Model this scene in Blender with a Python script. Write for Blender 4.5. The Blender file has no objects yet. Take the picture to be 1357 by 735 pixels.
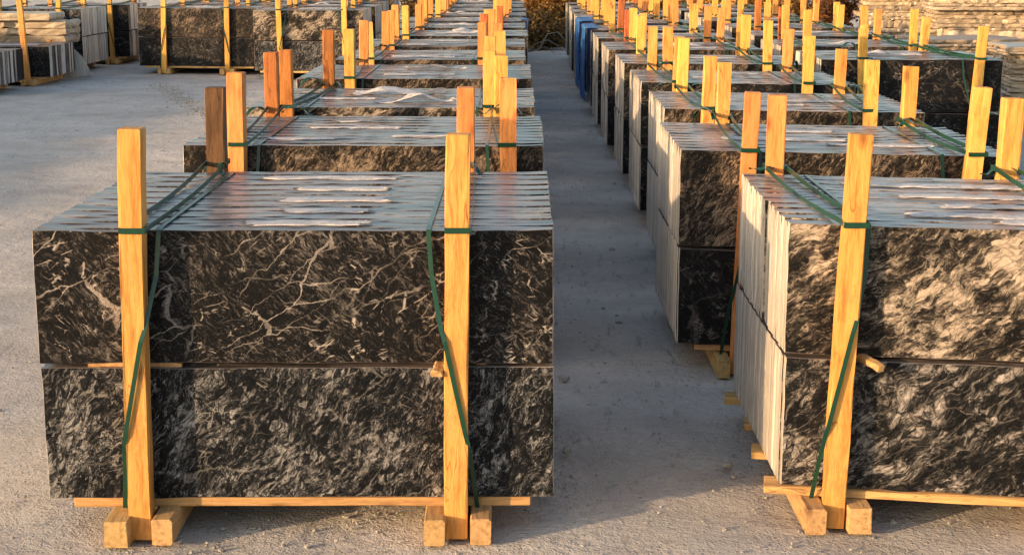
import bpy, bmesh, math, random
from mathutils import Vector, Matrix, noise, Euler
R_ = random.Random(7)
C = bpy.context.scene.collection
sc = bpy.context.scene
rad = math.radians

# ------------------------------------------------------------------ materials
def new_mat(name):
    m = bpy.data.materials.new(name); m.use_nodes = True
    nt = m.node_tree; nt.nodes.clear()
    out = nt.nodes.new('ShaderNodeOutputMaterial'); b = nt.nodes.new('ShaderNodeBsdfPrincipled')
    nt.links.new(b.outputs[0], out.inputs[0])
    return m, nt, b

class NB:
    """small node builder"""
    def __init__(s, nt): s.nt = nt
    def n(s, t, **kw):
        x = s.nt.nodes.new(t)
        for k, v in kw.items(): setattr(x, k, v)
        return x
    def put(s, sock, v):
        if hasattr(v, 'is_linked') or isinstance(v, bpy.types.NodeSocket): s.nt.links.new(v, sock)
        else: sock.default_value = v
    def math(s, op, a, b=None, c=None, clamp=False):
        x = s.n('ShaderNodeMath', operation=op, use_clamp=clamp)
        s.put(x.inputs[0], a)
        if b is not None: s.put(x.inputs[1], b)
        if c is not None: s.put(x.inputs[2], c)
        return x.outputs[0]
    def vmath(s, op, a, b=None, scale=None):
        x = s.n('ShaderNodeVectorMath', operation=op)
        s.put(x.inputs[0], a)
        if b is not None: s.put(x.inputs[1], b)
        if scale is not None: s.put(x.inputs['Scale'], scale)
        return x.outputs[0]
    def noise(s, vec, scale, detail=4, rough=.55, dist=0, out=0):
        x = s.n('ShaderNodeTexNoise'); s.put(x.inputs['Vector'], vec)
        x.inputs['Scale'].default_value = scale; x.inputs['Detail'].default_value = detail
        x.inputs['Roughness'].default_value = rough; x.inputs['Distortion'].default_value = dist
        return x.outputs[out]
    def voro(s, vec, scale, feature='F1', out=0, rnd=1):
        x = s.n('ShaderNodeTexVoronoi', feature=feature); s.put(x.inputs['Vector'], vec)
        x.inputs['Scale'].default_value = scale; x.inputs['Randomness'].default_value = rnd
        return x.outputs[out]
    def ramp(s, f, stops, interp='LINEAR'):
        x = s.n('ShaderNodeValToRGB'); s.put(x.inputs[0], f); cr = x.color_ramp; cr.interpolation = interp
        while len(cr.elements) < len(stops): cr.elements.new(.5)
        for e, (p, c) in zip(cr.elements, stops):
            e.position = p; e.color = (c, c, c, 1) if isinstance(c, (int, float)) else (*c, 1)
        return x.outputs[0]
    def maprange(s, v, a, b, c=0., d=1.):
        x = s.n('ShaderNodeMapRange'); s.put(x.inputs[0], v)
        for i, q in enumerate((a, b, c, d)): x.inputs[i+1].default_value = q
        return x.outputs[0]
    def mix(s, f, a, b, blend='MIX'):
        x = s.n('ShaderNodeMix', data_type='RGBA', blend_type=blend)
        s.put(x.inputs[0], f)
        for i, v in ((6, a), (7, b)):
            if isinstance(v, tuple): x.inputs[i].default_value = (*v, 1) if len(v) == 3 else v
            else: s.put(x.inputs[i], v)
        return x.outputs[2]
    def mapping(s, vec, rot=(0,0,0), scale=(1,1,1), loc=(0,0,0)):
        x = s.n('ShaderNodeMapping'); s.put(x.inputs[0], vec)
        x.inputs['Rotation'].default_value = rot; x.inputs['Scale'].default_value = scale; x.inputs['Location'].default_value = loc
        return x.outputs[0]
    def bump(s, h, strength=.3, dist=.01, normal=None):
        x = s.n('ShaderNodeBump'); s.put(x.inputs['Height'], h)
        x.inputs['Strength'].default_value = strength; x.inputs['Distance'].default_value = dist
        if normal is not None: s.nt.links.new(normal, x.inputs['Normal'])
        return x.outputs[0]
    def coords(s):
        tc = s.n('ShaderNodeTexCoord'); oi = s.n('ShaderNodeObjectInfo')
        off = s.vmath('SCALE', (7.3, 3.1, 5.7), scale=s.math('MULTIPLY', oi.outputs['Random'], 9.0))
        return s.vmath('ADD', tc.outputs['Object'], off), oi.outputs['Random'], tc

def marble(name, dark, mid, pale, vein, ang, cell, k, lo, hi, line, fleck, veins, seed, smoke=.75, cw=.8, shard=0., soft=1.):
    """Fractured polished stone. ang: grain direction in the face, cell: flakes per metre, k: how long the flakes are,
    lo/hi: how much of it is pale, line: black line density, fleck: pale slivers, veins: long white veins."""
    m, nt, b = new_mat(name); g = NB(nt)
    co, rnd, tc = g.coords()
    co = g.vmath('ADD', co, (seed*1.7, seed*.3, seed*2.9))
    def warp(v, sc_, amt):
        return g.vmath('ADD', v, g.vmath('SCALE', g.vmath('SUBTRACT', g.noise(v, sc_, 3, .6, out=1), (.5,.5,.5)), scale=amt))
    def grain(v, a, kk): return g.mapping(g.mapping(v, rot=(0, a, 0)), scale=(1, 1, kk))
    w1 = warp(co, 3.5, .13); w2 = warp(w1, 17, .034); w3 = warp(w2, 70, .008)
    swing = g.math('SUBTRACT', g.noise(co, 2.2, 2), .5)
    gr = grain(w3, ang, k)
    # flakes: cells long in the grain, each its own tone
    def cells(sc_):
        x = g.voro(gr, sc_, 'F1', 1); sp = g.n('ShaderNodeSeparateColor'); nt.links.new(x, sp.inputs[0]); return sp.outputs[0]
    t1, t2 = cells(cell), cells(cell*2.7)
    e1 = g.voro(gr, cell, 'DISTANCE_TO_EDGE'); e2 = g.voro(gr, cell*2.7, 'DISTANCE_TO_EDGE')
    fine = g.noise(gr, cell*3.3, 5, .75)
    zone = g.maprange(g.noise(grain(w1, ang*.8, 1.7), 3.6, 6, .66), lo, hi)
    zone2 = g.maprange(g.noise(grain(w2, ang, 2.2), 11, 4, .7), .34, .62)
    tone = g.math('ADD', g.math('MULTIPLY', t1, .42), g.math('MULTIPLY', t2, .25))
    tone = g.math('ADD', tone, g.math('MULTIPLY', g.math('SUBTRACT', fine, .5), .9))
    tone = g.math('ADD', g.math('MULTIPLY', g.math('ADD', g.math('MULTIPLY', zone, smoke), g.math('MULTIPLY', zone2, .4)), .75), g.math('SUBTRACT', g.math('MULTIPLY', tone, cw), .28*cw))
    col = g.ramp(tone, [(.18, dark), (.45, mid), (.86, pale)])
    # black cracks round the flakes, thicker where the stone is darker
    c = g.math('MULTIPLY', g.maprange(e1, .02, .12), g.maprange(e2, .0, .12, .3, 1))
    c = g.math('SUBTRACT', 1, c, clamp=True)
    c = g.math('MULTIPLY', c, g.maprange(g.noise(w1, 8, 3), .35, .6, .55, 1))
    st = g.math('ABSOLUTE', g.math('SUBTRACT', g.noise(grain(w3, ang+.25, k*1.1), 8, 3, .62), .5))
    st = g.math('MULTIPLY', g.maprange(st, .0, .035, 1, 0), g.maprange(g.noise(w1, 5, 2), .4, .55))
    col = g.mix(g.math('MULTIPLY', g.math('MAXIMUM', c, st), line), col, dark)
    # slivers
    fl = g.noise(grain(w3, ang, k*1.7), cell*1.9, 3, .7)
    flk = g.math('MULTIPLY', g.maprange(fl, .6, .68), g.maprange(g.noise(w1, 6, 3), .4, .6, .1, 1))
    col = g.mix(g.math('MULTIPLY', flk, fleck), col, pale)
    # broken pale shards lying across the grain
    if shard:
        for (aa, ss, ww, oo) in ((.62, 7.5, .05, 21.), (.35, 13., .055, 33.), (-.6, 17., .06, 47.)):
            v = g.voro(g.vmath('ADD', grain(warp(warp(co, 4, .06), 30, .007), aa, 3.4), (oo, oo*.4, oo*.2)), ss, 'DISTANCE_TO_EDGE')
            r = g.maprange(v, ww*.25, ww, 1, 0)
            br = g.math('MULTIPLY', g.maprange(g.noise(w3, 20, 4, .7), .53, .61), g.maprange(g.noise(g.vmath('ADD', w1, (oo, 1, oo)), 3.6, 3, .6), .45, .58))
            col = g.mix(g.math('MULTIPLY', g.math('MULTIPLY', r, br), shard), col, vein)
    # long branching white veins
    def vein_net(sc_, a, kk, wd, ml, mh, off):
        v = g.voro(g.vmath('ADD', grain(w2, a, kk), (off, off*.3, off*.7)), sc_, 'DISTANCE_TO_EDGE')
        wv = g.math('MULTIPLY', g.maprange(g.noise(w1, 7, 4, .7), .35, .7, .15, 1), wd)
        r = g.math('SUBTRACT', 1, g.math('DIVIDE', v, wv), clamp=True)
        mk = g.maprange(g.noise(g.vmath('ADD', w1, (off, 3, off)), 3.1, 3, .6), ml, mh)
        return g.math('MULTIPLY', g.math('MULTIPLY', g.math('MINIMUM', g.math('MULTIPLY', r, 2.2), 1), mk), g.maprange(fine, .36, .56, .1, 1))
    v = g.math('MAXIMUM', vein_net(1.7, .6, 3.4, .02, .44, .56, 3.), g.math('MULTIPLY', vein_net(3.4, .5, 3.2, .022, .5, .62, 8.), .85))
    v = g.math('MAXIMUM', v, g.math('MULTIPLY', vein_net(8., -.7, 2.8, .03, .56, .66, 14.), .5))
    col = g.mix(g.math('MULTIPLY', v, veins), col, vein)
    nt.links.new(col, b.inputs['Base Color'])
    nt.links.new(g.maprange(g.noise(co, 7, 5, .6), .3, .7, .3, .5), b.inputs['Roughness'])
    b.inputs['Specular IOR Level'].default_value = .1
    return m

M = {}
M['veined'] = marble('dark_veined_stone', (.005,.0052,.006), (.011,.0108,.012), (.165,.146,.134), (.44,.39,.355), -.75, 48, 3.2, .42, .92, .7, .9, .7, 1., .65, 1.2, .75)
M['broken'] = marble('grey_broken_stone', (.0045,.0052,.0065), (.021,.0225,.026), (.26,.252,.25), (.38,.355,.33), 1.05, 36, 2.6, .4, .74, 1., .75, .25, 5., .7, 1.35, .35)
M['cream'] = marble('cream_and_black_stone', (.006,.0058,.006), (.04,.034,.03), (.42,.345,.275), (.46,.39,.32), .55, 26, 3.0, .41, .64, .65, .4, .25, 8.35, .85, 1.0, .3)
M['pale_grey'] = marble('grey_and_black_stone', (.005,.0053,.006), (.026,.0255,.0265), (.34,.305,.28), (.42,.37,.33), .75, 22, 2.2, .38, .7, 1., .4, .25, 29., .75, 1.05, .2)
M['streaked'] = marble('black_streaked_stone', (.006,.0056,.006), (.03,.0255,.0225), (.3,.225,.165), (.38,.3,.24), .95, 40, 3.2, .4, .76, .85, .65, .25, 17., .8, 1.05, .3)
M['dark'] = marble('near_black_stone', (.005,.0053,.0065), (.0125,.0125,.014), (.1,.092,.087), (.3,.26,.23), -.8, 36, 2.6, .42, .85, .8, .5, .25, 23., .75, .9, .5)

def edge_stone(name, lo, hi, stretch, kv=.3, rl=.24, rh=.5, blocks=0):
    """Sawn slab edges: grey with streaks along the slab, each slab its own tone."""
    m, nt, b = new_mat(name); g = NB(nt)
    co, rnd, tc = g.coords(); geo = g.n('ShaderNodeNewGeometry'); isl = geo.outputs['Random Per Island']
    key = g.math('FRACT', g.math('ADD', g.math('MULTIPLY', isl, 3.7), g.math('MULTIPLY', rnd, 7.9)))
    co = g.vmath('ADD', co, g.vmath('SCALE', (3., 11., 5.), scale=isl))
    s1 = g.noise(g.mapping(co, scale=stretch), 9, 5, .65)
    s2 = g.noise(co, 34, 5, .7)
    s3 = g.noise(g.mapping(co, scale=stretch), 3, 3, .6)
    t = g.math('ADD', g.math('MULTIPLY', s1, .55), g.math('MULTIPLY', s2, .3))
    t = g.math('ADD', t, g.math('MULTIPLY', g.math('SUBTRACT', key, .5), kv))
    t = g.math('ADD', t, g.math('MULTIPLY', g.math('SUBTRACT', s3, .5), .5))
    if blocks:
        sx = g.n('ShaderNodeSeparateXYZ'); nt.links.new(tc.outputs['Object'], sx.inputs[0])
        wn = g.n('ShaderNodeTexWhiteNoise', noise_dimensions='1D')
        nt.links.new(g.math('ADD', g.math('FLOOR', g.math('ADD', g.math('MULTIPLY', sx.outputs[0], 2.3), g.math('MULTIPLY', key, 5.))), g.math('MULTIPLY', key, 91.)), wn.inputs['W'])
        t = g.math('ADD', t, g.math('MULTIPLY', g.math('SUBTRACT', wn.outputs[0], .5), blocks))
        t = g.math('ADD', t, g.math('MULTIPLY', g.math('SUBTRACT', g.noise(g.mapping(co, scale=(.35, 4, 4)), 45, 3, .7), .5), .6))
    warm = tuple(x*y for x, y in zip(hi, (1.05, .95, .9)))
    col = g.ramp(t, [(.16, lo), (.42, tuple((a+c)/2.3 for a, c in zip(lo, hi))), (.62, hi), (.85, warm)])
    nt.links.new(col, b.inputs['Base Color'])
    nt.links.new(g.maprange(s1, .3, .7, rl, rh), b.inputs['Roughness'])
    b.inputs['Specular IOR Level'].default_value = .38
    nt.links.new(g.bump(g.math('ADD', s1, g.math('MULTIPLY', s2, .8)), .17, .003), b.inputs['Normal'])
    return m
M['edge'] = edge_stone('sawn_slab_edge', (.06,.053,.055), (.29,.238,.222), (.3, 7, 7), .3, .18, .42, .26)
M['end'] = edge_stone('pale_slab_end', (.27,.245,.215), (.68,.61,.53), (5, 5, .5), .3)
M['end_mixed'] = edge_stone('black_and_white_slab_end', (.012,.012,.014), (.5,.46,.42), (5, 5, .5), 1.3)
M['flag'] = edge_stone('pale_flagstone', (.2,.15,.105), (.5,.4,.29), (.8, .8, 2.5))

def wood(name, c1, c2, c3, axis, dirt=.5, h0=.466, h1=.5):
    m, nt, b = new_mat(name); g = NB(nt)
    co, rnd, tc = g.coords()
    st = [9, 9, 9]; st[axis] = .7
    w = g.vmath('ADD', co, g.vmath('SCALE', g.vmath('SUBTRACT', g.noise(co, 4, 3, out=1), (.5,.5,.5)), scale=.05))
    gr = g.noise(g.mapping(w, scale=tuple(st)), 7, 6, .65)
    gr2 = g.noise(g.mapping(w, scale=tuple(x*3 for x in st)), 9, 3, .6)
    k = g.voro(g.mapping(w, scale=tuple(6 if i != axis else 3.2 for i in range(3))), 1.3)
    kn = g.maprange(k, .05, .17, 1, 0)
    col = g.ramp(gr, [(.3, tuple(x*.82 for x in c1)), (.5, c2), (.72, c3)])
    col = g.mix(g.math('MULTIPLY', g.maprange(gr2, .55, .72), .35), col, tuple(x*.55 for x in c1))
    col = g.mix(g.math('MULTIPLY', kn, .75), col, tuple(x*y for x, y in zip(c1, (.4,.3,.25))))
    dt = g.math('MULTIPLY', g.maprange(g.noise(co, 5, 6, .7), .52, .72), g.maprange(g.noise(co, 60, 3, .7), .35, .6))
    col = g.mix(g.math('MULTIPLY', dt, dirt), col, (.2,.13,.07))
    sp = g.math('ABSOLUTE', g.math('SUBTRACT', g.noise(g.mapping(w, scale=tuple(x*.45 for x in st)), 6, 2, .5), .5))
    sp = g.math('MULTIPLY', g.maprange(sp, .0, .012, 1, 0), g.maprange(g.noise(co, 3.2, 2), .52, .58))
    col = g.mix(g.math('MULTIPLY', sp, .75), col, tuple(x*.3 for x in c1))
    ho = g.maprange(g.voro(co, 9), .0, .055, 1, 0)
    col = g.mix(g.math('MULTIPLY', ho, .8), col, (.05,.03,.02))
    hs = g.n('ShaderNodeHueSaturation'); nt.links.new(col, hs.inputs['Color'])
    nt.links.new(g.maprange(rnd, 0, 1, h0, h1), hs.inputs['Hue'])
    nt.links.new(g.maprange(g.math('FRACT', g.math('MULTIPLY', rnd, 7.31)), 0, 1, .76, 1.02), hs.inputs['Value'])
    nt.links.new(hs.outputs[0], b.inputs['Base Color'])
    b.inputs['Roughness'].default_value = .72; b.inputs['Specular IOR Level'].default_value = .25
    nt.links.new(g.bump(g.math('ADD', gr, g.math('MULTIPLY', gr2, .6)), .45, .004), b.inputs['Normal'])
    return m
WC = ((.56,.28,.05), (.74,.41,.085), (.8,.49,.13))
M['post'] = wood('sawn_pine_upright', *WC, 2)
M['post_red'] = wood('reddish_pine_upright', (.3,.1,.025), (.48,.19,.045), (.58,.26,.07), 2)
M['post_shaded'] = wood('shaded_pine_upright', (.09,.045,.02), (.15,.08,.035), (.22,.12,.05), 2)  # pine upright standing in shadow: the shade is painted into its wood colour
M['skid'] = wood('sawn_pine_skid', (.36,.22,.09), (.54,.345,.14), (.62,.42,.19), 1, .7, .485, .505)
M['rail'] = wood('sawn_pine_rail', (.38,.22,.08), (.56,.34,.125), (.64,.41,.165), 0, .5, .485, .505)

def plain(name, col, rough=.5, var=.25, scale=30, spec=.4, transl=0):
    m, nt, b = new_mat(name); g = NB(nt); co, rnd, tc = g.coords()
    t = g.noise(co, scale, 4, .6)
    c = g.mix(t, tuple(x*(1-var) for x in col), tuple(min(1, x*(1+var)) for x in col))
    nt.links.new(c, b.inputs['Base Color']); b.inputs['Roughness'].default_value = rough
    b.inputs['Specular IOR Level'].default_value = spec
    nt.links.new(g.bump(t, .2, .004), b.inputs['Normal'])
    if transl: b.inputs['Transmission Weight'].default_value = transl
    return m
M['strap'] = plain('green_plastic_strap', (.008,.045,.027), .3, .3, 60)
M['foam'] = plain('white_foam_sheet', (.82,.78,.77), .45, .14, 30)
nt = M['foam'].node_tree; g_ = NB(nt); b_ = [n for n in nt.nodes if n.type == 'BSDF_PRINCIPLED'][0]
nt.links.new(g_.maprange(g_.noise(g_.n('ShaderNodeTexCoord').outputs['Object'], 22, 3, .6), .34, .56, .5, 1), b_.inputs['Alpha'])
M['blue'] = plain('blue_plastic_sheet', (.06,.22,.55), .35, .4, 9, .5)
M['bark'] = plain('grey_brown_bark', (.09,.06,.04), .9, .4, 40)
M['drygrey'] = plain('dry_grey_branch', (.2,.16,.12), .9, .35, 30)

def leafmat(name, cols):
    m, nt, b = new_mat(name); g = NB(nt)
    geo = g.n('ShaderNodeNewGeometry'); 
    c = g.ramp(geo.outputs['Random Per Island'], [(i/(len(cols)-1), q) for i, q in enumerate(cols)])
    nt.links.new(c, b.inputs['Base Color']); b.inputs['Roughness'].default_value = .65
    b.inputs['Specular IOR Level'].default_value = .2
    tr = g.n('ShaderNodeBsdfTranslucent'); nt.links.new(c, tr.inputs[0])
    ms = g.n('ShaderNodeMixShader'); ms.inputs[0].default_value = .3
    out = [n for n in nt.nodes if n.type == 'OUTPUT_MATERIAL'][0]
    nt.links.new(b.outputs[0], ms.inputs[1]); nt.links.new(tr.outputs[0], ms.inputs[2]); nt.links.new(ms.outputs[0], out.inputs[0])
    return m
M['leaf_gold'] = leafmat('gold_autumn_leaf', [(.16,.06,.015), (.34,.17,.04), (.45,.26,.07), (.28,.12,.03), (.5,.33,.12)])
M['leaf_brown'] = leafmat('brown_autumn_leaf', [(.05,.022,.012), (.12,.05,.02), (.2,.085,.03), (.08,.03,.018)])
M['leaf_olive'] = leafmat('olive_dry_leaf', [(.05,.04,.015), (.1,.07,.025), (.16,.1,.04), (.22,.12,.04)])

def ground_mat():
    m, nt, b = new_mat('pale_stone_dust'); g = NB(nt)
    tc = g.n('ShaderNodeTexCoord'); co = tc.outputs['Object']
    big = g.noise(co, .45, 6, .6); mid = g.noise(co, 2.3, 6, .62, .4); fine = g.noise(co, 40, 5, .7)
    grit = g.noise(co, 150, 3, .7)
    wv = g.vmath('ADD', co, g.vmath('SCALE', g.noise(co, 9, 3, out=1), scale=.06))
    peb = g.voro(wv, 55); peb2 = g.voro(wv, 120)
    scrape = g.noise(g.mapping(co, rot=(0,0,.5), scale=(6, 1.1, 1)), 3.2, 5, .7)
    t = g.math('ADD', g.math('MULTIPLY', big, .5), g.math('MULTIPLY', mid, .5))
    col = g.ramp(t, [(.37, (.41,.375,.345)), (.5, (.535,.495,.46)), (.62, (.64,.595,.555))])
    col = g.mix(g.maprange(fine, .4, .75, 0, .5), col, (.33,.305,.28))
    col = g.mix(g.maprange(grit, .55, .72, 0, .55), col, (.66,.62,.57))
    col = g.mix(g.math('MULTIPLY', g.maprange(peb, .0, .22, 1, 0), g.maprange(mid, .46, .62)), col, (.6,.56,.51))
    dk = g.math('MULTIPLY', g.maprange(scrape, .56, .68), g.maprange(big, .42, .56))
    col = g.mix(g.math('MULTIPLY', dk, .8), col, (.2,.185,.17))
    spots = g.math('MULTIPLY', g.maprange(g.voro(co, 2.7), .02, .07, 1, 0), g.maprange(fine, .4, .6))
    col = g.mix(g.math('MULTIPLY', spots, .8), col, (.1,.09,.085))
    nt.links.new(col, b.inputs['Base Color']); b.inputs['Roughness'].default_value = .95; b.inputs['Specular IOR Level'].default_value = .15
    h = g.math('ADD', g.math('MULTIPLY', mid, 3.4), g.math('ADD', g.math('MULTIPLY', fine, .75), g.math('MULTIPLY', grit, .22)))
    h = g.math('SUBTRACT', h, g.math('MULTIPLY', g.math('MINIMUM', peb, .35), .9))
    h = g.math('SUBTRACT', h, g.math('MULTIPLY', g.math('MINIMUM', peb2, .35), .4))
    nt.links.new(g.bump(h, .95, .026), b.inputs['Normal'])
    return m
M['ground'] = ground_mat()
M['stone'] = plain('loose_grey_stone', (.3,.28,.25), .9, .4, 20)
M['shade_bank'] = plain('shade_bank_earth', (.3,.26,.21), .95, .3, 3)

# ------------------------------------------------------------------ object helpers
def link(name, me, parent=None, loc=(0,0,0), rot=(0,0,0), scale=None):
    o = bpy.data.objects.new(name, me); C.objects.link(o)
    o.location = loc; o.rotation_euler = rot
    if scale: o.scale = scale
    if parent: o.parent = parent
    return o
def tag(o, label, cat, group=None, kind=None):
    if label: o['label'] = label
    if cat: o['category'] = cat
    if group: o['group'] = group
    if kind: o['kind'] = kind
    return o
def thing(name, label, cat, loc=(0,0,0), rz=0, group=None):
    o = bpy.data.objects.new(name, None); C.objects.link(o); o.location = loc; o.rotation_euler = (0,0,rz)
    o.empty_display_size = .1
    return tag(o, label, cat, group)
def to_mesh(bm, name, mats, smooth=False):
    me = bpy.data.meshes.new(name); bm.normal_update(); bm.to_mesh(me); bm.free()
    for m in mats: me.materials.append(m)
    if smooth:
        for p in me.polygons: p.use_smooth = True
    return me

def add_slab(bm, W, H, T, rnd, off=(0,0,0), nx=18, nz=6, jit=.0016):
    """sawn slab: x 0..W, z 0..H, y 0..T, uneven rim, chipped arris. mat 0 face, 1 top/bottom edge, 2 ends"""
    pts = []
    for i in range(nx): pts.append((W*i/nx, 0, 0))
    for i in range(nz): pts.append((W, H*i/nz, 1))
    for i in range(nx): pts.append((W-W*i/nx, H, 2))
    for i in range(nz): pts.append((0, H-H*i/nz, 3))
    n = len(pts)
    P = []
    for k, (x, z, s) in enumerate(pts):
        corner = k in (0, nx, nx+nz, 2*nx+nz)
        jx = rnd.gauss(0, jit*(.4 if s in (1, 3) else .4)); jz = rnd.gauss(0, jit)
        if corner: jx, jz = rnd.uniform(-.003,.003), rnd.uniform(-.003,.003)
        P.append((x+jx, z+jz))
    cx, cz = W/2, H/2
    ch = min(.0009, T*.1)
    def ring(y, inset):
        out = []
        for x, z in P:
            q = inset*rnd.uniform(.5, 1.7) if inset else 0
            out.append(bm.verts.new((off[0]+x+(q if x < cx else -q)*(1 if (x < .02 or x > W-.02) else 0), off[1]+y, off[2]+z+(q if z < cz else -q)*(1 if (z < .02 or z > H-.02) else 0))))
        return out
    rings = [ring(0, ch), ring(ch, 0), ring(T-ch, 0), ring(T, ch)]
    f = bm.faces.new(rings[0]); f.material_index = 0
    f = bm.faces.new(list(reversed(rings[3]))); f.material_index = 0
    for ri, (a, b) in enumerate(zip(rings, rings[1:])):
        for k in range(n):
            s = pts[k][2]
            f = bm.faces.new((a[k], b[k], b[(k+1) % n], a[(k+1) % n])); f.material_index = 2 if s in (1, 3) else 1
    return rings

def slab_mesh(name, W, H, T, face, seed, sk=0):
    bm = bmesh.new(); add_slab(bm, W, H, T, random.Random(seed))
    for v in bm.verts: v.co.y += v.co.x*sk
    return to_mesh(bm, name, [face, M['edge'], M['end']])

def add_box(bm, lo, hi, rnd=None, jit=.0, seg=1, axis=2, ch=.004, bow=(0,0)):
    """chamfered timber from lo to hi, segmented along axis with a slight wander"""
    a = axis; u, v = [i for i in range(3) if i != a]
    L = hi[a]-lo[a]
    cs = []
    for (iu, iv) in ((0,0),(1,0),(1,1),(0,1)):
        uu, vv = (lo[u], hi[u])[iu], (lo[v], hi[v])[iv]
        du, dv = (ch if iu == 0 else -ch), (ch if iv == 0 else -ch)
        p1, p2 = (uu+du, vv), (uu, vv+dv)
        cs += [p1, p2] if (iu, iv) in ((1,0),(0,1)) else [p2, p1]
    rings = []
    st = [0., .003/max(L,.01)] + [i/seg for i in range(1, seg)] + [1-.003/max(L,.01), 1.]
    cu, cv = (lo[u]+hi[u])/2, (lo[v]+hi[v])/2
    wa = [(rnd.gauss(0, jit), rnd.gauss(0, jit)) for _ in range(8)] if rnd else [(0,0)]*8
    for k, t in enumerate(st):
        k_in = .94 if k in (0, len(st)-1) else 1.
        bu = bow[0]*4*t*(1-t); bv = bow[1]*4*t*(1-t)
        r = []
        for i, (pu, pv) in enumerate(cs):
            ju = wa[i][0] + (rnd.gauss(0, jit*.6) if rnd else 0); jv = wa[i][1] + (rnd.gauss(0, jit*.6) if rnd else 0)
            co = [0, 0, 0]; co[a] = lo[a]+L*t; co[u] = cu+(pu-cu)*k_in+ju+bu; co[v] = cv+(pv-cv)*k_in+jv+bv
            r.append(bm.verts.new(co))
        rings.append(r)
    for A, B in zip(rings, rings[1:]):
        for k in range(8): bm.faces.new((A[k], A[(k+1)%8], B[(k+1)%8], B[k]))
    bm.faces.new(list(reversed(rings[0]))); bm.faces.new(rings[-1])
    bmesh.ops.recalc_face_normals(bm, faces=bm.faces[:])

PW = .062                                            # upright section
def post_mesh(seed, h=1.14, mat='post'):
    rnd = random.Random(seed); bm = bmesh.new()
    add_box(bm, (-PW/2, -PW/2, 0), (PW/2, PW/2, h), rnd, .0016, 9, 2, .004, (rnd.uniform(-.007,.007), rnd.uniform(-.004,.004)))
    if seed % 3 == 0:                               # chipped top corner
        vs = sorted(bm.verts, key=lambda v: v.co.x+v.co.y+v.co.z*4)[-4:]
        for v in vs: v.co.z -= rnd.uniform(.006, .02)
    return to_mesh(bm, 'post', [M[mat]])
POSTS = [post_mesh(s) for s in range(11, 17)]
TONED = {'red': post_mesh(31, 1.14, 'post_red'), 'brown': post_mesh(32, 1.14, 'post_shaded')}  # the brown one is the upright with painted-in shade
def beam_mesh(name, L, w, h, axis, mat, seed):
    rnd = random.Random(seed); bm = bmesh.new()
    lo, hi = ((-L/2, -w/2, 0), (L/2, w/2, h)) if axis == 0 else ((-w/2, -L/2, 0), (w/2, L/2, h))
    add_box(bm, lo, hi, rnd, .0014, 6, axis, .003, (rnd.uniform(-.003,.003), 0))
    return to_mesh(bm, name, [mat])

def ribbon(pts, wdirs, width, thick=.0016, closed=False, name='strap', mat='strap', rnd=None):
    bm = bmesh.new(); n = len(pts); rings = []
    P = [Vector(p) for p in pts]
    for i in range(n):
        a = P[(i-1) % n] if (closed or i > 0) else P[i]; c = P[(i+1) % n] if (closed or i < n-1) else P[i]
        t = (c-a).normalized(); w = Vector(wdirs[i]) if isinstance(wdirs, list) else Vector(wdirs)
        w = (w - t*w.dot(t)); w = w.normalized() if w.length > 1e-6 else Vector((1,0,0))
        nn = t.cross(w).normalized()
        rings.append([bm.verts.new(P[i]+w*width/2*sx+nn*thick/2*sy) for sx, sy in ((-1,-1),(1,-1),(1,1),(-1,1))])
    m = n if closed else n-1
    for i in range(m):
        A, B = rings[i], rings[(i+1) % n]
        for k in range(4): bm.faces.new((A[k], A[(k+1)%4], B[(k+1)%4], B[k]))
    if not closed: bm.faces.new(list(reversed(rings[0]))); bm.faces.new(rings[-1])
    bmesh.ops.recalc_face_normals(bm, faces=bm.faces[:])
    return to_mesh(bm, name, [M[mat]])

def tube_into(bm, pts, radii, seg=6):
    P = [Vector(p) for p in pts]; rings = []
    for i, p in enumerate(P):
        t = (P[min(i+1, len(P)-1)]-P[max(i-1, 0)]).normalized()
        u = t.cross(Vector((0,0,1))); u = u.normalized() if u.length > 1e-3 else Vector((1,0,0)); v = t.cross(u)
        r = radii[i] if isinstance(radii, (list, tuple)) else radii
        rings.append([bm.verts.new(p+(u*math.cos(2*math.pi*k/seg)+v*math.sin(2*math.pi*k/seg))*r) for k in range(seg)])
    for A, B in zip(rings, rings[1:]):
        for k in range(seg): bm.faces.new((A[k], A[(k+1)%seg], B[(k+1)%seg], B[k]))
    bm.faces.new(list(reversed(rings[0]))); bm.faces.new(rings[-1])

def foam_mesh(L, W, amp, rnd, name='foam_strip', mat='foam'):
    """thin crumpled sheet lying along x, torn ends"""
    bm = bmesh.new(); nx, ny = max(6, int(L/.018)), max(4, int(W/.009)); seed = rnd.uniform(0, 90); g = []
    for i in range(nx+1):
        row = []
        for j in range(ny+1):
            x = L*i/nx; y = W*(j/ny-.5)
            p = Vector((x*11+seed, y*26, seed))
            lump = max(0, noise.noise(Vector((x*5+seed, y*7, 9)))+.1)
            z = min(amp, .0045)*(abs(noise.noise(p))*1.2 + .4*abs(noise.noise(p*2.7))) + (amp*1.6*lump*(1+.35*noise.noise(p*1.3)) if amp > .02 else 0)
            ed = noise.noise(Vector((x*16+seed, (j > ny/2)*5., 2)))*.016*abs(2*j/ny-1)
            e = (1 if i == nx else (-1 if i == 0 else 0))*noise.noise(Vector((j*2.6, seed, 4)))*.06
            z += (.6+.6*abs(noise.noise(Vector((x*7, seed, 2)))))*.0055*max(0., math.sin(math.pi*j/ny))**.7
            row.append(bm.verts.new((x+e, y+ed, z+.0015)))
        g.append(row)
    for i in range(nx):
        for j in range(ny): bm.faces.new((g[i][j], g[i+1][j], g[i+1][j+1], g[i][j+1]))
    r = bmesh.ops.solidify(bm, geom=bm.faces[:], thickness=.0012)
    return to_mesh(bm, name, [M[mat]], True)

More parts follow.
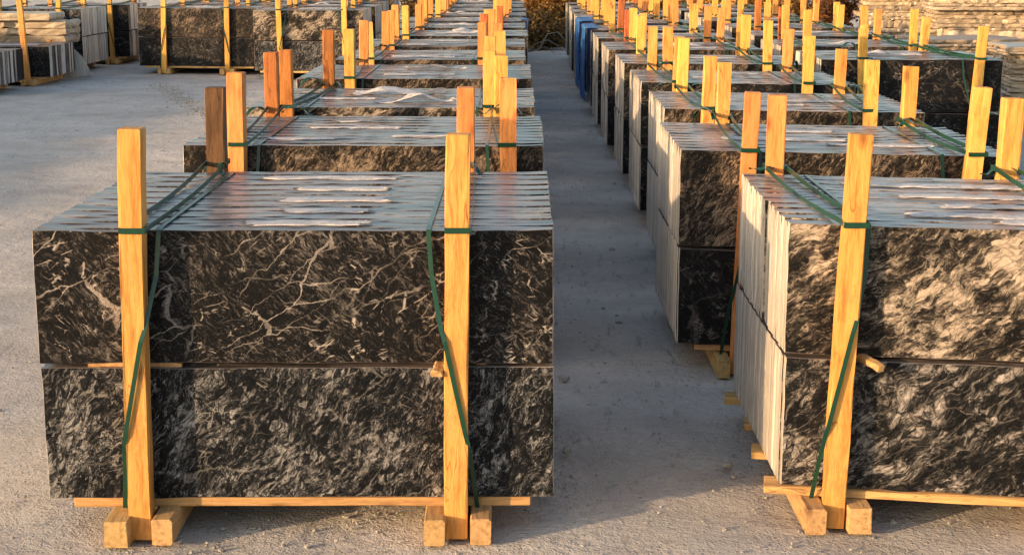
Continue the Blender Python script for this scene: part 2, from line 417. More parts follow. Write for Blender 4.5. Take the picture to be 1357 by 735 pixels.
def tail_mesh(rnd, big=1.):
    """loose curled strap end"""
    pts, wd = [], []
    a = rnd.uniform(-.6, .6)+ (math.pi if rnd.random() < .5 else 0); r0 = .03*big; p = Vector((0,0,.01)); el = rnd.uniform(.5, 1.2); d = .0
    for i in range(13):
        pts.append(p.copy()); wd.append((-math.sin(a)*.8+.2, math.cos(a)*.8, .5*math.sin(i*.6)))
        p = p + Vector((math.cos(a)*math.cos(el), math.sin(a)*math.cos(el), math.sin(el)))*.016*big
        el -= rnd.uniform(.12, .26); a += rnd.uniform(-.12, .2)
        if p.z < .004: p.z = .004; el = max(el, 0)
    return ribbon(pts, wd, .017, .0016, False, 'strap_tail')

MESH = {}
def cached(key, fn):
    if key not in MESH: MESH[key] = fn()
    return MESH[key]

Z0 = .102                                             # underside of the lower tier
def bundle(label, group, x0, W, y, D, skew, upper, lower, posts=None, detail=2, tiers=2, H1=.377, H2=.372, seed=0,
           foam=None, lean=None, end='end', tie=True, tails=True, spacer=True, jut=False, stick=None, ht=1.14):
    """one strapped bundle of upright slabs on skids. Root at its front corner on the ground. skew: turn of the slabs in their row."""
    rnd = random.Random(seed*31+5)
    t = thing('slab_bundle', label, 'slab bundle', (x0, y, 0), 0, group)
    sk = math.tan(skew)
    n = {2: 31, 1: 19, 0: 11}[detail]; pitch = D/n
    ztops = []
    for tier in range(tiers):
        low = tier == 0; zb = Z0 if low else Z0+H1+.014; H = H1 if low else H2; ztops.append(zb+H)
        fm = M[lower if low else upper]; fname = lower if low else upper
        if detail == 2:
            pk = 0
            for i in range(n):
                th = pitch*rnd.choice((.98, .988, .993, .996)) if i else pitch*.99
                v = i % 3 if i else 0
                if rnd.random() < .13: pk = rnd.uniform(-.002,.007)
                me = cached(('s', W, H, round(th, 4), fname, v, round(sk, 4)), lambda: slab_mesh('slab', W, H, th, fm, int(W*100+H*1000)+v, sk))
                o = link('slab', me, t, (((rnd.uniform(-.0005,.0005)+pk) if skew else rnd.uniform(-.004,.004)) if i else (.004 if low else 0), i*pitch+rnd.uniform(0,.002), zb+(rnd.uniform(-.0008,.0012) if i and not low else 0)))
        else:
            bm = bmesh.new()
            for i in range(n):
                add_slab(bm, W, H+rnd.uniform(-.0015,.0025), pitch*rnd.uniform(.98,.996), rnd, (0,0,0), 10, 4)
                vs = list(bm.verts)[-4*28:]
                ox = rnd.uniform(-.003,.003) if i else 0
                for q in vs:
                    X, Y = q.co.x, q.co.y
                    q.co.x = X+ox; q.co.y = Y+X*sk+i*pitch
            link('slab_tier', to_mesh(bm, 'slab_tier', [fm, M['edge'], M[end]]), t, (0, 0, zb))
    top = ztops[-1]
    fy = lambda x: x*sk                               # front line of the slabs
    posts_auto = posts is None
    if posts is None:
        a, b_ = .2*W, .8*W
        posts = [(a+rnd.uniform(-.04,.04), 0), (b_+rnd.uniform(-.04,.04), 0), (a+rnd.uniform(-.05,.05), 1), (b_+rnd.uniform(-.05,.05), 1)]
    pos = []
    for k, pp in enumerate(posts):
        px, back = pp[0], pp[1]
        tx = pp[2] if len(pp) > 2 else rnd.gauss(0, .018); h = (pp[3] if len(pp) > 3 else ht+rnd.uniform(-.035,.03))
        py = fy(px) + (D+PW*.62 if back else -PW*.5-.012)
        pos.append((px, py, back, tx))
        ly = rnd.uniform(-.004, .016) if not back else rnd.uniform(-.012, .004)   # top leans away from camera a little
        mp = POSTS[rnd.randrange(len(POSTS))]
        mp = TONED[pp[4]] if len(pp) > 4 and pp[4] else (TONED['red'] if posts_auto and rnd.random() < .1 else mp)
        link('post', mp, t, (px, py, .004), (-ly, tx, rnd.uniform(-.06,.06)+skew*.4), (1, 1, h/1.14))
    fl = [p for p in pos if not p[2]]; bl = [p for p in pos if p[2]]
    # skids: two beams hugging each pair of uprights
    if detail >= 1 or tiers == 1:
        L = D+.2
        for (px, py, _, _) in fl:
            for s in (-1, 1):
                wv = rnd.choice((.05, .058, .066))
                me = cached(('k', wv, round(L, 2)), lambda: beam_mesh('skid', L, wv, .074, 1, M['skid'], int(wv*1000)))
                link('skid', me, t, (px+s*(PW/2+wv/2+.0015), fy(px)+D/2+rnd.uniform(-.012,.012)-.012, 0), (0, 0, rnd.uniform(-.012,.012)))
        for k in range(4 if detail == 2 else 2):
            Lr = W-.12+rnd.uniform(-.04,.06); wv = .09
            Lr = round(Lr, 2) if k else round(W-.13, 2)
            me = cached(('r', Lr), lambda: beam_mesh('rail', Lr, wv, .026, 0, M['rail'], int(Lr*100)))
            yy = (.05, D*.36, D*.66, D-.05)[k] if detail == 2 else (.05, D-.05)[k]
            link('rail', me, t, (W/2+(rnd.uniform(-.02,.02) if k else .005)-(.115 if jut else 0), yy+fy(W/2), .075), (0, 0, skew))
        if tiers == 2 and spacer:
            for (px, py, _, _) in fl:
                me = cached(('sp', round(D, 2)), lambda: beam_mesh('spacer', D-.05, .03, .012, 1, M['skid'], 5))
                link('spacer', me, t, (px+rnd.choice((-.07, .07)), fy(px)+D/2, Z0+H1+.001), (0,0,0))
    if stick:
        for (sx, L, w, rz, ax) in stick:
            me = beam_mesh('spacer', L, w, .02 if ax else .011, ax, M['skid'], int(sx*100))
            link('spacer', me, t, (sx, fy(sx)-(L*.3 if ax else -.017), Z0+H1-(.003 if ax else -.0015)), (rad(4)*ax, 0, rz))
    # straps
    if detail >= 1 and tie:
        for (px, py, _, tx), (qx, qy, _, _) in zip(fl, bl):
            h = PW/2+.004; zt = top+.016; rz = top+rnd.uniform(.02,.05)
            lx = px+math.tan(tx)*zt; 
            pts = [(lx-h, py+h, zt), (lx-h, py-h, zt-.003), (lx+h, py-h, zt-.003), (lx+h, py+h, zt)]
            k = 6
            pts += [(lx+h+(qx+h-lx-h)*i/k, py+h+(qy-py-2*h)*i/k, zt+(rz-zt)*i/k-.012*math.sin(math.pi*i/k)) for i in range(1, k)]
            pts += [(qx+h, qy-h, rz), (qx+h, qy+h, rz), (qx-h, qy+h, rz), (qx-h, qy-h, rz)]
            pts += [(qx-h+(lx-qx)*i/k, qy-h+(py-qy+2*h)*i/k, rz+(zt-rz)*i/k-.016*math.sin(math.pi*i/k)) for i in range(1, k)]
            link('strap', ribbon(pts, (0, .0, 1), .016, .0018, True), t)
            if tails:
                for q in range(1 if detail == 1 else 2):
                    e = 0
                    tl = cached(('t', rnd.randrange(7)), lambda: tail_mesh(rnd, rnd.uniform(.6, 1.0)))
                    link('strap_tail', tl, t, ((lx+h+.004 if e else qx+rnd.choice((-1, 1))*h), (py+.1 if e else qy-.05), top+.008), (0, 0, rnd.uniform(0, 6.28)))
            # band round the two tiers, slanting across the front of its upright
            dirn = -1 if (lean is None or lean) else 1
            if px > W*.5: dirn = -dirn if lean is None else dirn
            dirn = (-1 if px < W*.5 else 1) if lean is None else lean
            sx, ex = px-dirn*(.072 if abs(x0+px) > .4 and (x0+px)*dirn > 0 or tiers == 2 else .06), px+dirn*.058
            yf = py-PW/2-.005; f0 = fy(sx)-.003; yb = fy(px)+D+.004
            zm = (top+Z0)/2
            pts = [(sx, yb-.05, top+.006), (sx, f0+.06, top+.006), (sx, f0-.002, top+.003), (sx-dirn*-.001, f0-.005, top-.02), (sx+dirn*.008, f0-.02, top-.12),
                   (px-dirn*(PW/2+.006), yf+.008, zm+.12), (px-dirn*(PW/2-.004), yf, zm+.09), (px, yf-.001, zm-.04), (px+dirn*(PW/2-.004), yf, zm-.17),
                   (px+dirn*(PW/2+.003), yf+.006, zm-.2), (ex-dirn*.012, f0-.03, zm-.3), (ex, f0-.006, Z0-.03), (ex, f0+.07, Z0-.034), (ex, yb-.05, Z0-.034), (ex, yb, Z0), (sx, yb, top-.04)]
            if tiers == 2: link('strap', ribbon(pts, (1, 0, 0), .0125, .0018, True), t)
    # foam between the slabs showing on top
    if foam is None:
        foam = []
        for k in range(rnd.choice((1, 2, 2, 3)) if detail else 1):
            foam.append((rnd.uniform(.25, .5)*W, rnd.uniform(.15, .85)*D, rnd.uniform(.15, .42)*W, rnd.uniform(.03, .07), rnd.choice((.008, .012, .03))))
    for (fx, fy_, L, w, amp) in foam:
        w = w*1.7 if w < .06 else w
        link('foam_strip', foam_mesh(L, w, amp, rnd), t, (fx, fy_+fx*sk, top+.0015), (0, 0, skew))
    return t

# ------------------------------------------------------------------ the ground
def build_ground():
    bm = bmesh.new()
    def axis(lo, a, b, hi, fine):
        v = []; x = a
        while x > lo: v.append(x); x -= fine*(1+abs(x-a)*.35)
        v.append(lo); v = sorted(v)
        x = a+fine
        while x < b: v.append(x); x += fine
        while x < hi: v.append(x); x += fine*(1+(x-b)*.35)
        v.append(hi); return v
    xs = axis(-160, -3.5, 3.5, 160, .07); ys = axis(-90, 2.8, 9, 320, .07)
    g = []
    for y in ys:
        row = []
        for x in xs:
            p = Vector((x*1.3, y*1.3, 0)); q = Vector((x*5, y*5, 3))
            z = -.012+.009*noise.noise(p)+.004*noise.noise(q)
            row.append(bm.verts.new((x, y, min(z, -.0005))))
        g.append(row)
    for j in range(len(ys)-1):
        for i in range(len(xs)-1): bm.faces.new((g[j][i], g[j][i+1], g[j+1][i+1], g[j+1][i]))
    o = link('ground', to_mesh(bm, 'ground', [M['ground']], True)); o['kind'] = 'structure'
build_ground()

def stone_into(bm, c, r, rnd):
    vs = bmesh.ops.create_icosphere(bm, subdivisions=1, radius=1)['verts']
    s = (r*rnd.uniform(.7,1.4), r*rnd.uniform(.7,1.3), r*rnd.uniform(.4,.8)); a = rnd.uniform(0, 6.28)
    for v in vs:
        k = rnd.uniform(.72, 1.15); x, y, z = v.co.x*s[0]*k, v.co.y*s[1]*k, v.co.z*s[2]*k
        v.co = Vector((c[0]+x*math.cos(a)-y*math.sin(a), c[1]+x*math.sin(a)+y*math.cos(a), c[2]+z))
def build_gravel():
    rnd = random.Random(3); bm = bmesh.new()
    for k in range(2600):
        y = 3.4+rnd.random()**1.8*14; x = rnd.uniform(-.36, .36)*y
        stone_into(bm, (x, y, -.008), rnd.choice((.003,.004,.005,.006,.007)) if rnd.random() < .97 else rnd.uniform(.008,.015), rnd)
    for k in range(800):                              # a line of crumbs swept across the yard
        t = rnd.random(); x = -4.6+t*2.1+rnd.gauss(0,.06); y = 19.6-t*5.5+rnd.gauss(0,.2)
        stone_into(bm, (x, y, -.004), rnd.uniform(.004,.012), rnd)
    o = link('gravel', to_mesh(bm, 'gravel', [M['stone']])); tag(o, 'loose grey stone crumbs scattered over the pale yard', None, None, 'stuff')
build_gravel()

def build_shade_bank():  # unseen bank, added out of view; its ridge is shaped to cut the low sun
    bm = bmesh.new(); g = []
    y = -26.; 
    ys = []
    while y < 21.5: ys.append(y); y += .28
    for y in ys:
        e = min(1, (21.5-y)/2.5, (y+26)/2.5); row = []
        base = 1.85 if y < 0 else (1.85-.2*y if y < 1 else (1.65 if y < 10 else min(1.7, 1.65+(y-10)*.08)))
        h = base*max(0, e)**.6 + .16*noise.noise(Vector((y*.55, 1, 0))) + .07*noise.noise(Vector((y*2.1, 4, 0)))
        for k in range(25):
            u = k/24*2-1
            prof = (1-abs(u)**1.35)
            z = h*prof + .06*noise.noise(Vector((u*4, y*.9, 7)))*(1-u*u)
            row.append(bm.verts.new((-12.5+u*3.4, y, z-.05)))
        g.append(row)
    for j in range(len(g)-1):
        for i in range(24): bm.faces.new((g[j][i], g[j][i+1], g[j+1][i+1], g[j+1][i]))
    o = link('unseen_shade_bank', to_mesh(bm, 'unseen_shade_bank', [M['shade_bank']], True)); o['kind'] = 'structure'
build_shade_bank()

# ------------------------------------------------------------------ the rows of bundles
GL = 'slab bundles in the aisle row with the white foam strips'
GR = 'slab bundles in the aisle row with the blue sheets'
GS = 'slab bundles in the row beside the pale flagstone piles'
GB = 'slab bundles across the open yard'
ORD = ['first', 'second', 'third', 'fourth', 'fifth', 'sixth', 'seventh', 'eighth', 'ninth', 'tenth', 'eleventh', 'twelfth', 'thirteenth', 'fourteenth']
# row west of the aisle
XL = -1.33
def lp(*a): return [(q[0]-XL,)+tuple(q[1:]) for q in a]
Lrow = [
 (4.135, 1.16, 'veined', 'broken', lp((-1.055,0,.02,1.145),(-.178,0,.012,1.13),(-1.05,1,0,1.15,'brown'),(-.19,1,.0,1.15)), [(.57,.1,.34,.085,.008),(.64,.31,.25,.08,.009),(.6,.52,.33,.085,.01),(.63,.74,.27,.08,.01),(.47,.98,.45,.075,.012)]),
 (6.06, 1.12, 'streaked', 'broken', lp((-1.1,0,.0,1.15),(-.06,0,.008,1.13),(-1.14,1,-.01,1.155,'red'),(-.1,1,.01,1.14)), [(.3,.2,.3,.05,.012),(.42,.62,.4,.05,.016),(.5,.85,.35,.06,.03),(.8,.3,.3,.04,.012)]),
 (7.60, 1.1, 'cream', 'veined', lp((-1.1,0,-.015,1.145,'red'),(-.12,0,-.01,1.14),(-1.05,1,.0,1.185,'red'),(-.16,1,.01,1.15)), [(.45,.72,.5,.14,.032),(.62,.25,.4,.12,.04),(.3,.45,.3,.05,.015)]),
 (9.4, 1.2, 'streaked', 'dark', lp((-1.0,0,.0,1.16),(-.1,0,0,1.15),(-1.06,1,.02,1.16),(-.14,1,0,1.14)), [(.6,.8,.4,.1,.03),(.5,.3,.45,.05,.02)]),
]
desc_L = ['nearest bundle of black white-veined slabs over grey ones, two tall pine uprights in front',
          'bundle directly behind the white-veined front bundle, brown streaked slabs on its front',
          'bundle with pale cream front slab and crumpled plastic on its top, third from the front']
for i in range(13):
    if i < 4: y, D, up, lo, ps, fo = Lrow[i]; y_ = y
    else:
        y_ = 11.15+(i-4)*1.63; D = 1.12+R_.uniform(-.05,.05); up = R_.choice(('streaked','dark','veined')); lo = R_.choice(('dark','broken')); ps = None; fo = None
    lab = desc_L[i] if i < 3 else '%s bundle from the front in the aisle row topped with white foam strips' % ORD[i]
    bundle(lab, GL, XL+(R_.uniform(-.03,.03) if i > 1 else 0)+(.03 if i > 3 else 0), 1.42 if i < 4 else 1.36, y_, D, .012 if i == 0 else R_.uniform(-.02,.02), up, lo, ps, 2 if i < 4 else 1, seed=i+1, foam=fo,
           stick=[(1.105,.1,.028,-.05,1),(.26,.26,.02,0,0)] if i == 0 else None)
# row east of the aisle, its slabs turned a little
def rp(x0, *a): return [(x-x0, b, t, h) for x, b, t, h in a]
Rrow = [
 (.75, 4.26, 1.0, 'cream', 'pale_grey', ((.892,0,.03,1.12),(1.62,0,.0,1.12),(.873,1,.0,1.13),(1.624,1,.01,1.13))),
 (.615, 5.92, 1.0, 'streaked', 'dark', ((.842,0,.03,1.09),(1.65,0,.045,1.12),(.892,1,.01,1.13),(1.69,1,.01,1.12))),
 (.70, 7.55, .98, 'streaked', 'dark', ((.888,0,.02,1.12),(1.645,0,.01,1.11),(.884,1,.01,1.15),(1.715,1,.01,1.1))),
 (.71, 9.15, 1.0, 'dark', 'dark', ((.9,0,.02,1.13),(1.66,0,.0,1.14),(.86,1,.0,1.14),(1.7,1,.02,1.13))),
]
desc_R = ['front bundle of cream and black slabs with a sunlit pale end, beside the aisle',
          'bundle directly behind the cream and black one, its front upright reaching down to the skid',
          'bundle of dark streaked slabs third in the row that carries the blue sheets']
for i in range(13):
    if i < 4: x0, y_, D, up, lo, ps = Rrow[i]; ps = rp(x0, *ps)
    else:
        x0 = .70+R_.uniform(-.03,.03); y_ = 10.75+(i-4)*1.62; D = 1.02+R_.uniform(-.05,.04); up = R_.choice(('streaked','dark','broken')); lo = 'dark'; ps = None
    lab = desc_R[i] if i < 3 else '%s bundle from the front in the aisle row that carries the blue sheets' % ORD[i]
    bundle(lab, GR, x0, 1.22, y_, D, -.15 if i < 4 else R_.uniform(-.12,-.05), up, lo, ps, 2 if i < 4 else 1, seed=40+i, lean=-1 if i == 0 else None,
           foam=[(.36,.2,.55,.085,.012),(.5,.37,.6,.08,.012),(.42,.56,.5,.085,.014),(.3,.78,.6,.085,.014),(.6,.1,.45,.05,.01)] if i == 0 else ([(.2,.4,.5,.05,.01),(.3,.7,.4,.05,.012),(.6,.25,.4,.05,.01)] if i == 1 else None),
           stick=[(.225,.12,.023,.35,1)] if i == 0 else None, jut=i == 0)
# third row
for i in range(8):
    x0 = 2.15+R_.uniform(-.03,.03); y_ = 11.2+i*1.64
    lab = ['front bundle of near-black slabs standing between two tall uprights, by the grey flagstone pallet'][0] if i == 0 else '%s bundle from the front in the row beside the pale flagstone piles' % ORD[i]
    bundle(lab, GS, x0, 1.28, y_, 1.05, -.06+R_.uniform(-.02,.02), 'dark' if i % 2 == 0 else 'streaked', 'dark',
           [(.31,0,-.03,1.08),(1.07,0,.05,1.1),(.5,1,.03,1.06),(.95,1,.05,1.12)] if i == 0 else None, 1, seed=70+i)
# bundles across the yard
for c, (x0, W, yy, up, lo, ps) in enumerate([(-5.25, 1.68, 21.45, 'streaked', 'dark', [(.36,0,.03,1.16),(1.25,0,.02,1.16),(.4,1,0,1.16),(1.2,1,0,1.16)]),
                                            (-3.5, 1.45, 20.5, 'cream', 'broken', [(.36,0,-.02,1.16),(1.2,0,0,1.16),(.4,1,0,1.16),(1.1,1,0,1.16)])]):
    for k in range(4):
        nm = ('brown streaked', 'pale cream')[c]
        lab = ('bundle with a %s sunlit front and a tall upright, facing the open yard' % nm) if k == 0 else '%s bundle back in the column behind the %s bundle across the yard' % (ORD[k], nm)
        bundle(lab, GB, x0+R_.uniform(-.03,.03)*(k > 0), W, yy+k*1.6, 1.1, (-.13, -.06)[c], up if k == 0 else 'streaked', lo, ps if k == 0 else None, 1, seed=90+10*c+k, H1=.385, H2=.385)
# stacks at the yard's far edge, seen at their ends
GF = 'slab bundles by the flat stone pile'
bundle('low bundle of slabs at the yard edge showing black and white slab ends', GF, -7.5, 1.42, 18.0, 1.02, 0, 'dark', 'dark', [(1.1,0,0,.5),(.3,0,0,1.1),(.3,1,0,1.1)], 1, tiers=1, seed=120, end='end_mixed', tie=False, foam=[])
bundle('low bundle of dark slabs under the flat stone pile, tall upright at its corner', GF, -7.3, 1.43, 19.4, 1.08, 0, 'dark', 'dark', [(1.16,0,-.05,1.3),(.3,0,0,1.2),(.3,1,0,1.1),(1.1,1,0,.5)], 1, tiers=1, seed=121, end='end_mixed', tie=False, foam=[(.2,.4,1.,.3,.004)])
bundle('two tier bundle of grey slabs with streaky pale ends beside the flat stone pile', GF, -7.5, 1.45, 21.55, 1.3, 0, 'broken', 'broken', None, 1, seed=122, foam=[(.3,.3,.7,.2,.01)])
bundle('two tier bundle of dark slabs next to the brown streaked bundle across the yard', GF, -7.25, 1.4, 23.35, 1.2, 0, 'dark', 'dark', None, 1, seed=123, end='end_mixed')

# ------------------------------------------------------------------ flat stone piles
def flag_mesh(W, D, T, rnd, rough):
    """one rough flagstone: ragged outline, split edges"""
    bm = bmesh.new(); n = 96; out = []; sd = rnd.uniform(0, 90)
    for k in range(n):
        a = 2*math.pi*(k+rnd.uniform(-.3,.3))/n; c, s = math.cos(a), math.sin(a)
        q = 1/max(abs(c), abs(s))
        f = 1-rough*(.5+.7*noise.noise(Vector((c*2.2+sd, s*2.2, 1)))+.5*noise.noise(Vector((c*7+sd, s*7, 2))))-rnd.uniform(0, rough*.25)
        out.append((c*q*W/2*f, s*q*D/2*f))
    rings = []
    for z, k in ((0, .985), (T*.35, 1.), (T*.75, .997), (T, .982)):
        rings.append([bm.verts.new((x*k+rnd.gauss(0,.005), y*k+rnd.gauss(0,.005), max(0, min(T, z+rnd.gauss(0, T*.1))))) for x, y in out])
    for A, B in zip(rings, rings[1:]):
        for k in range(n): bm.faces.new((A[k], A[(k+1)%n], B[(k+1)%n], B[k]))
    bm.faces.new(list(reversed(rings[0]))); bm.faces.new(rings[-1])
    return to_mesh(bm, 'flagstone', [M['flag']])
def flag_pile(label, x, y, W, D, z0, h, rz, seed, tmin=.03, tmax=.07, rough=.05, shift=.06, pallet=True, group='piles of flat stones', mid_gap=None):
    rnd = random.Random(seed); t = thing('flagstone_pile', label, 'stone pile', (x, y, 0), rz, group)
    if pallet:
        for k in range(3):
            me = beam_mesh('bearer', D*.95, .1, max(.06, z0-.002), 1, M['skid'], seed+k)
            link('bearer', me, t, (-W*.42+W*.42*k, 0, -.002), (0,0,0))
    z = z0; ox = oy = 0; sx = 1.
    while z < z0+h:
        T = rnd.uniform(tmin, tmax)*(1.9 if rnd.random() < .18 else 1)
        if rnd.random() < .4: ox, oy, sx = rnd.uniform(-shift, shift), rnd.uniform(-shift, shift), rnd.uniform(.9, 1.05)
        link('flagstone', flag_mesh(W*sx*rnd.uniform(.96,1.02), D*rnd.uniform(.94,1.02), T, rnd, rough), t, (ox+rnd.uniform(-.02,.02), oy+rnd.uniform(-.02,.02), z), (0, 0, rnd.uniform(-.03,.03)))
        z += T+.001
        if mid_gap and z-z0 > mid_gap:
            for k in range(3): link('bearer', beam_mesh('bearer', D*.9, .1, .07, 1, M['skid'], seed+9+k), t, (-W*.42+W*.42*k, 0, z), (0,0,0))
            z += .072; mid_gap = None
    return t
flag_pile('tall sunlit pile of pale flat stones next to the dark leaved bush', 6.15, 25.6, 1.35, 1.3, .08, 1.5, -.1, 201, rough=.07, shift=.09)
flag_pile('tall sunlit pile of pale flat stones with a ragged white end, between two others', 6.85, 22.9, 1.75, 1.3, .08, 1.35, -.12, 202, rough=.11, shift=.1)
flag_pile('wide pile of pale flat stones reaching the frame edge behind the grey pallet', 8.55, 22.5, 1.8, 1.4, .08, 1.4, -.1, 203, rough=.08, shift=.1, mid_gap=.7)
flag_pile('low grey pile of thin flat stones on wooden bearers standing in shade', 5.75, 15.9, 1.9, 1.1, .1, .58, -.1, 204, .02, .045)
flag_pile('knee high heap of rough grey flat stones behind the near-black front bundle', 5.55, 19.4, 1.5, 1.2, .06, .5, .15, 205, .03, .06, .1, .12)
flag_pile('second knee high heap of flat stones in front of the tall pale piles', 7.1, 18.8, 1.5, 1.2, .06, .62, -.1, 208, .03, .06, .1, .12)
flag_pile('flat pile of thick pale slabs with a sunlit edge on wooden bearers across the yard', -7.2, 20.98, 2.3, .72, .075, .7, 0, 206, .09, .12, .02, .06, True, 'piles of flat stones', .28)
# broken plate leaning on the grey stack's corner
bm = bmesh.new(); pts = [(0,0),(.36,.03),(.34,.12),(.24,.3),(.12,.42),(.02,.4)]
a = [bm.verts.new((x, 0, z)) for x, z in pts]; b2 = [bm.verts.new((x+.004, .03, z-.003)) for x, z in pts]
bm.faces.new(a); bm.faces.new(list(reversed(b2)))
for k in range(6): bm.faces.new((a[k], b2[k], b2[(k+1)%6], a[(k+1)%6]))
bmesh.ops.recalc_face_normals(bm, faces=bm.faces[:])
o = link('broken_slab', to_mesh(bm, 'broken_slab', [M['end']]), None, (-6.05, 20.52, .0), (rad(-14), 0, .1)); tag(o, 'broken pale grey slab piece leaning against the flat stone pile across the yard', 'broken slab')

# ------------------------------------------------------------------ blue sheets
def blue_sheet(x, y, D, top, drop, inside, seed, label, side=-1, skew=0):
    rnd = random.Random(seed); bm = bmesh.new(); ny = 28; prof = []
    k1, k2 = 8, 22
    for i in range(k1): prof.append((inside*(1-i/k1), 0, 0, 1))
    for i in range(k2+1): prof.append((0, drop*i/k2, -1, 0))
    g = []
    for (u, d, nx, nz) in prof:
        row = []
        for j in range(ny+1):
            v = j/ny*D
            w = .012+.035*abs(noise.noise(Vector((v*5+seed, d*1.6+u*4, seed))))+.012*noise.noise(Vector((v*17, d*5, seed)))
            dd = d*(1+.06*noise.noise(Vector((v*4, 1, seed)))) if d > 0 else 0
            row.append(bm.verts.new((side*-1*u+(side*w if nx else 0), v+.01, -dd+(w*.5 if nz else w*.3))))
        g.append(row)
    for i in range(len(g)-1):
        for j in range(ny): bm.faces.new((g[i][j], g[i][j+1], g[i+1][j+1], g[i+1][j]))
    bmesh.ops.solidify(bm, geom=bm.faces[:], thickness=.002)
    o = link('plastic_sheet', to_mesh(bm, 'plastic_sheet', [M['blue']], True), None, (x, y, top+.008)); tag(o, label, 'plastic sheet', 'blue plastic sheets over slab ends')
blue_sheet(.66, 15.6, 1.02, .868, .72, .12, 3, 'blue plastic sheet hanging over the pale slab ends beside the aisle, the larger')
blue_sheet(.66, 17.2, 1.02, .868, .74, .16, 8, 'darker blue plastic sheet behind the larger one on the aisle row')
blue_sheet(.055, 17.65, .5, .868, .17, .05, 5, 'small scrap of blue sheet on the end of a bundle in the foam topped row', side=1)

# ------------------------------------------------------------------ shrubs at the end of the yard
def shrub(label, x, y, h, w, leaf, seed, nl=3600, group='autumn shrubs behind the rows', ls=.04):
    rnd = random.Random(seed); t = thing('shrub', label, 'shrub', (x, y, 0), 0, group)
    bm = bmesh.new(); tips = []
    for k in range(9):
        a = rnd.uniform(0, 6.28); r = w*.5*rnd.uniform(.3, 1); hh = h*rnd.uniform(.55, 1)
        p = [(math.cos(a)*r*q**1.2+rnd.gauss(0,.03), math.sin(a)*r*q**1.2+rnd.gauss(0,.03), hh*q-.03) for q in (0, .25, .5, .75, 1)]
        tube_into(bm, p, [.022, .018, .013, .009, .004], 5)
        for q in range(9):
            f = rnd.uniform(.1, 1); i = min(3, int(f*4)); A, B = Vector(p[i]), Vector(p[i+1]); c = A.lerp(B, f*4-i)
            e = c+Vector((rnd.gauss(0,.16), rnd.gauss(0,.16), rnd.gauss(.03,.12)))*w*.7
            e.z = max(e.z, .05)
            tube_into(bm, [c, (c+e)/2+Vector((0,0,.02)), e], [.006,.004,.002], 4); tips += [(e, rnd.uniform(.05,.15)), ((c+e)/2, .08)]
    link('stems', to_mesh(bm, 'stems', [M['bark']]), t)
    bm = bmesh.new()
    for k in range(nl):
        c, s = rnd.choice(tips); p = Vector((rnd.gauss(c.x, s), rnd.gauss(c.y, s), rnd.gauss(c.z, s*.9)))
        if p.z < .02: continue
        L = ls*rnd.uniform(.6, 1.4); e = Euler((rnd.uniform(-1.2,1.2), rnd.uniform(-1.2,1.2), rnd.uniform(0,6.28))).to_matrix()
        v = [bm.verts.new(p+e@Vector(q)) for q in ((0,-L,0), (L*.45,0,L*.15), (0,L,0), (-L*.45,0,L*.15))]
        bm.faces.new((v[0], v[1], v[2])); bm.faces.new((v[0], v[2], v[3]))
    link('foliage', to_mesh(bm, 'foliage', [M[leaf]]), t)
shrub('dark olive shrub closing the end of the aisle, twigs at its foot', .32, 27.0, .62, 1.4, 'leaf_olive', 301, 4200)
shrub('tall golden shrub rising behind the dark olive one at the end of the aisle', .42, 28.3, 1.7, 1.5, 'leaf_gold', 307, 5200)
for q_, (qx, qy) in enumerate([(4.75, 28.6), (3.7, 27.0), (5.0, 27.4)]):
    shrub(['golden shrub right behind the dark leaved bush', 'bright golden shrub between the third row and the dark leaved bush', 'golden shrub touching the dark leaved bush on its near side'][q_], qx, qy, 1.5, 1.5, 'leaf_gold', 340+q_, 4200)
shrub('golden shrub behind the far end of the row with the blue sheets', 1.1, 28.4, 1.7, 1.7, 'leaf_gold', 302, 4600)
shrub('dark leaved bush standing against the tall pale flat stone pile', 5.2, 26.2, 1.5, .9, 'leaf_brown', 303, 3600, None)
for i, (x, y, h, w, lf) in enumerate([(.62,27.9,.9,1.3,'leaf_olive'),(-.1,29.4,1.5,2.2,'leaf_brown'),(1.7,30.,1.6,2.4,'leaf_olive'),(3.0,30.4,1.5,2.2,'leaf_brown'),(2.3,28.2,1.5,1.7,'leaf_gold'),(3.4,27.8,1.35,1.5,'leaf_gold'),(4.3,27.2,1.2,1.3,'leaf_gold'),(4.0,29.2,1.8,1.9,'leaf_olive'),
                                     (-.6,28.3,1.6,1.8,'leaf_brown'),(-1.9,28.8,1.7,1.8,'leaf_olive')]):
    shrub(['low olive shrub tucked beside the dark one at the aisle end', 'brown shrub farther back, past the end of the aisle', 'olive shrub filling the gap behind the golden aisle end shrub', 'brown shrub deep behind the third row', 'golden shrub behind the third row, next to the aisle end shrubs', 'golden shrub behind the middle of the third row', 'low golden shrub near the dark leaved bush', 'olive shrub standing behind the golden shrubs',
           'reddish brown shrub behind the end of the foam topped row', 'olive shrub behind the foam topped row, farther from the aisle'][i], x, y, h, w, lf, 310+i)
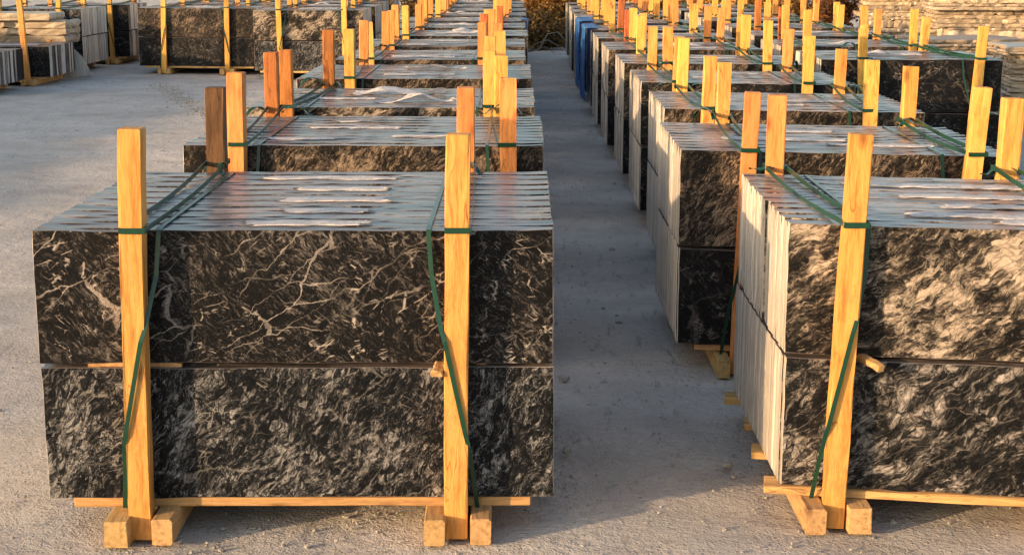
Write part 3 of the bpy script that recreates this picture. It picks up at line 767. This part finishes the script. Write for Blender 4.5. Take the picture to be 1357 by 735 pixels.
for k, pts in enumerate([[(.1,25.9,.02),(.25,25.75,.16),(.45,25.8,.22),(.62,25.9,.12),(.7,26.1,.02)], [(.0,25.6,.02),(.2,25.5,.06),(.4,25.6,.12),(.55,25.45,.03)], [(.3,26.2,.02),(.45,26.1,.3),(.62,26.0,.34),(.75,25.8,.2)]]):
    bm = bmesh.new(); P = []
    for a_, b_ in zip(pts, pts[1:]):
        for q in (0, .33, .66): P.append(Vector(a_).lerp(Vector(b_), q))
    P.append(Vector(pts[-1])); o0 = P[0].copy()
    tube_into(bm, [p-o0 for p in P], [.016-.012*i/len(P) for i in range(len(P))], 6)
    o = link('branch', to_mesh(bm, 'branch', [M['drygrey']], True), None, o0)
    tag(o, ['arched dry branch lying at the foot of the dark olive shrub', 'low dry branch lying nearest the aisle floor', 'tall bent dry branch leaning into the dark olive shrub'][k], 'branch', 'dry branches at the aisle end')

# loose stones in the aisle
for k, (x, y, r) in enumerate([(.155, 4.86, .022), (.82, 4.5, .028), (.17, 5.75, .02), (.66, 4.72, .018)]):
    bm = bmesh.new(); stone_into(bm, (0,0,0), r, random.Random(50+k)); bmesh.ops.bevel(bm, geom=bm.edges[:], offset=r*.08, segments=1, affect='EDGES')
    o = link('stone', to_mesh(bm, 'stone', [M['stone']]), None, (x, y, r*.3)); tag(o, ['dark pebble lying by the front corner of the white-veined bundle', 'pale stone chip beside the skid ends of the cream and black bundle', 'small pebble beside the second foam row bundle', 'small chip lying near the middle of the aisle mouth'][k], 'stone', 'loose stones in the aisle')

# ------------------------------------------------------------------ light and camera
EL, AZ = rad(8.6), math.atan2(.545, .84)              # travel direction of the light: +x and a little +y
d = Vector((math.cos(AZ)*math.cos(EL), math.sin(AZ)*math.cos(EL), -math.sin(EL)))
sun = bpy.data.lights.new('sun', 'SUN'); sun.energy = 2.85; sun.angle = rad(.9); sun.color = (1, .66, .36)
so = bpy.data.objects.new('sun', sun); C.objects.link(so); so.rotation_euler = d.to_track_quat('-Z', 'Y').to_euler()
w = bpy.data.worlds.new('World'); sc.world = w; w.use_nodes = True; nt = w.node_tree
sky = nt.nodes.new('ShaderNodeTexSky'); sky.sky_type = 'NISHITA'; sky.sun_disc = False
sky.sun_elevation = EL; sky.sun_rotation = math.atan2(-d.x, -d.y); sky.dust_density = 2.5; sky.air_density = 1.; sky.ozone_density = 1.
bg = nt.nodes['Background']; nt.links.new(sky.outputs[0], bg.inputs[0]); bg.inputs[1].default_value = .15

f = 2050.; p = math.atan(427.5/f); yaw = math.atan(11.5/f*math.cos(p))
cam = bpy.data.cameras.new('camera'); cam.sensor_width = 36; cam.lens = 36*f/1357; cam.clip_end = 600; cam.clip_start = .05
co = bpy.data.objects.new('camera', cam); C.objects.link(co); co.location = (0, 0, 1.6); co.rotation_euler = (math.pi/2-p, 0, yaw); sc.camera = co
vs = sc.view_settings; vs.view_transform = 'Standard'; vs.look = 'None'; vs.gamma = 1; vs.use_curve_mapping = False; vs.exposure = 1.45
sc.render.resolution_x = 1024; sc.render.resolution_y = 554
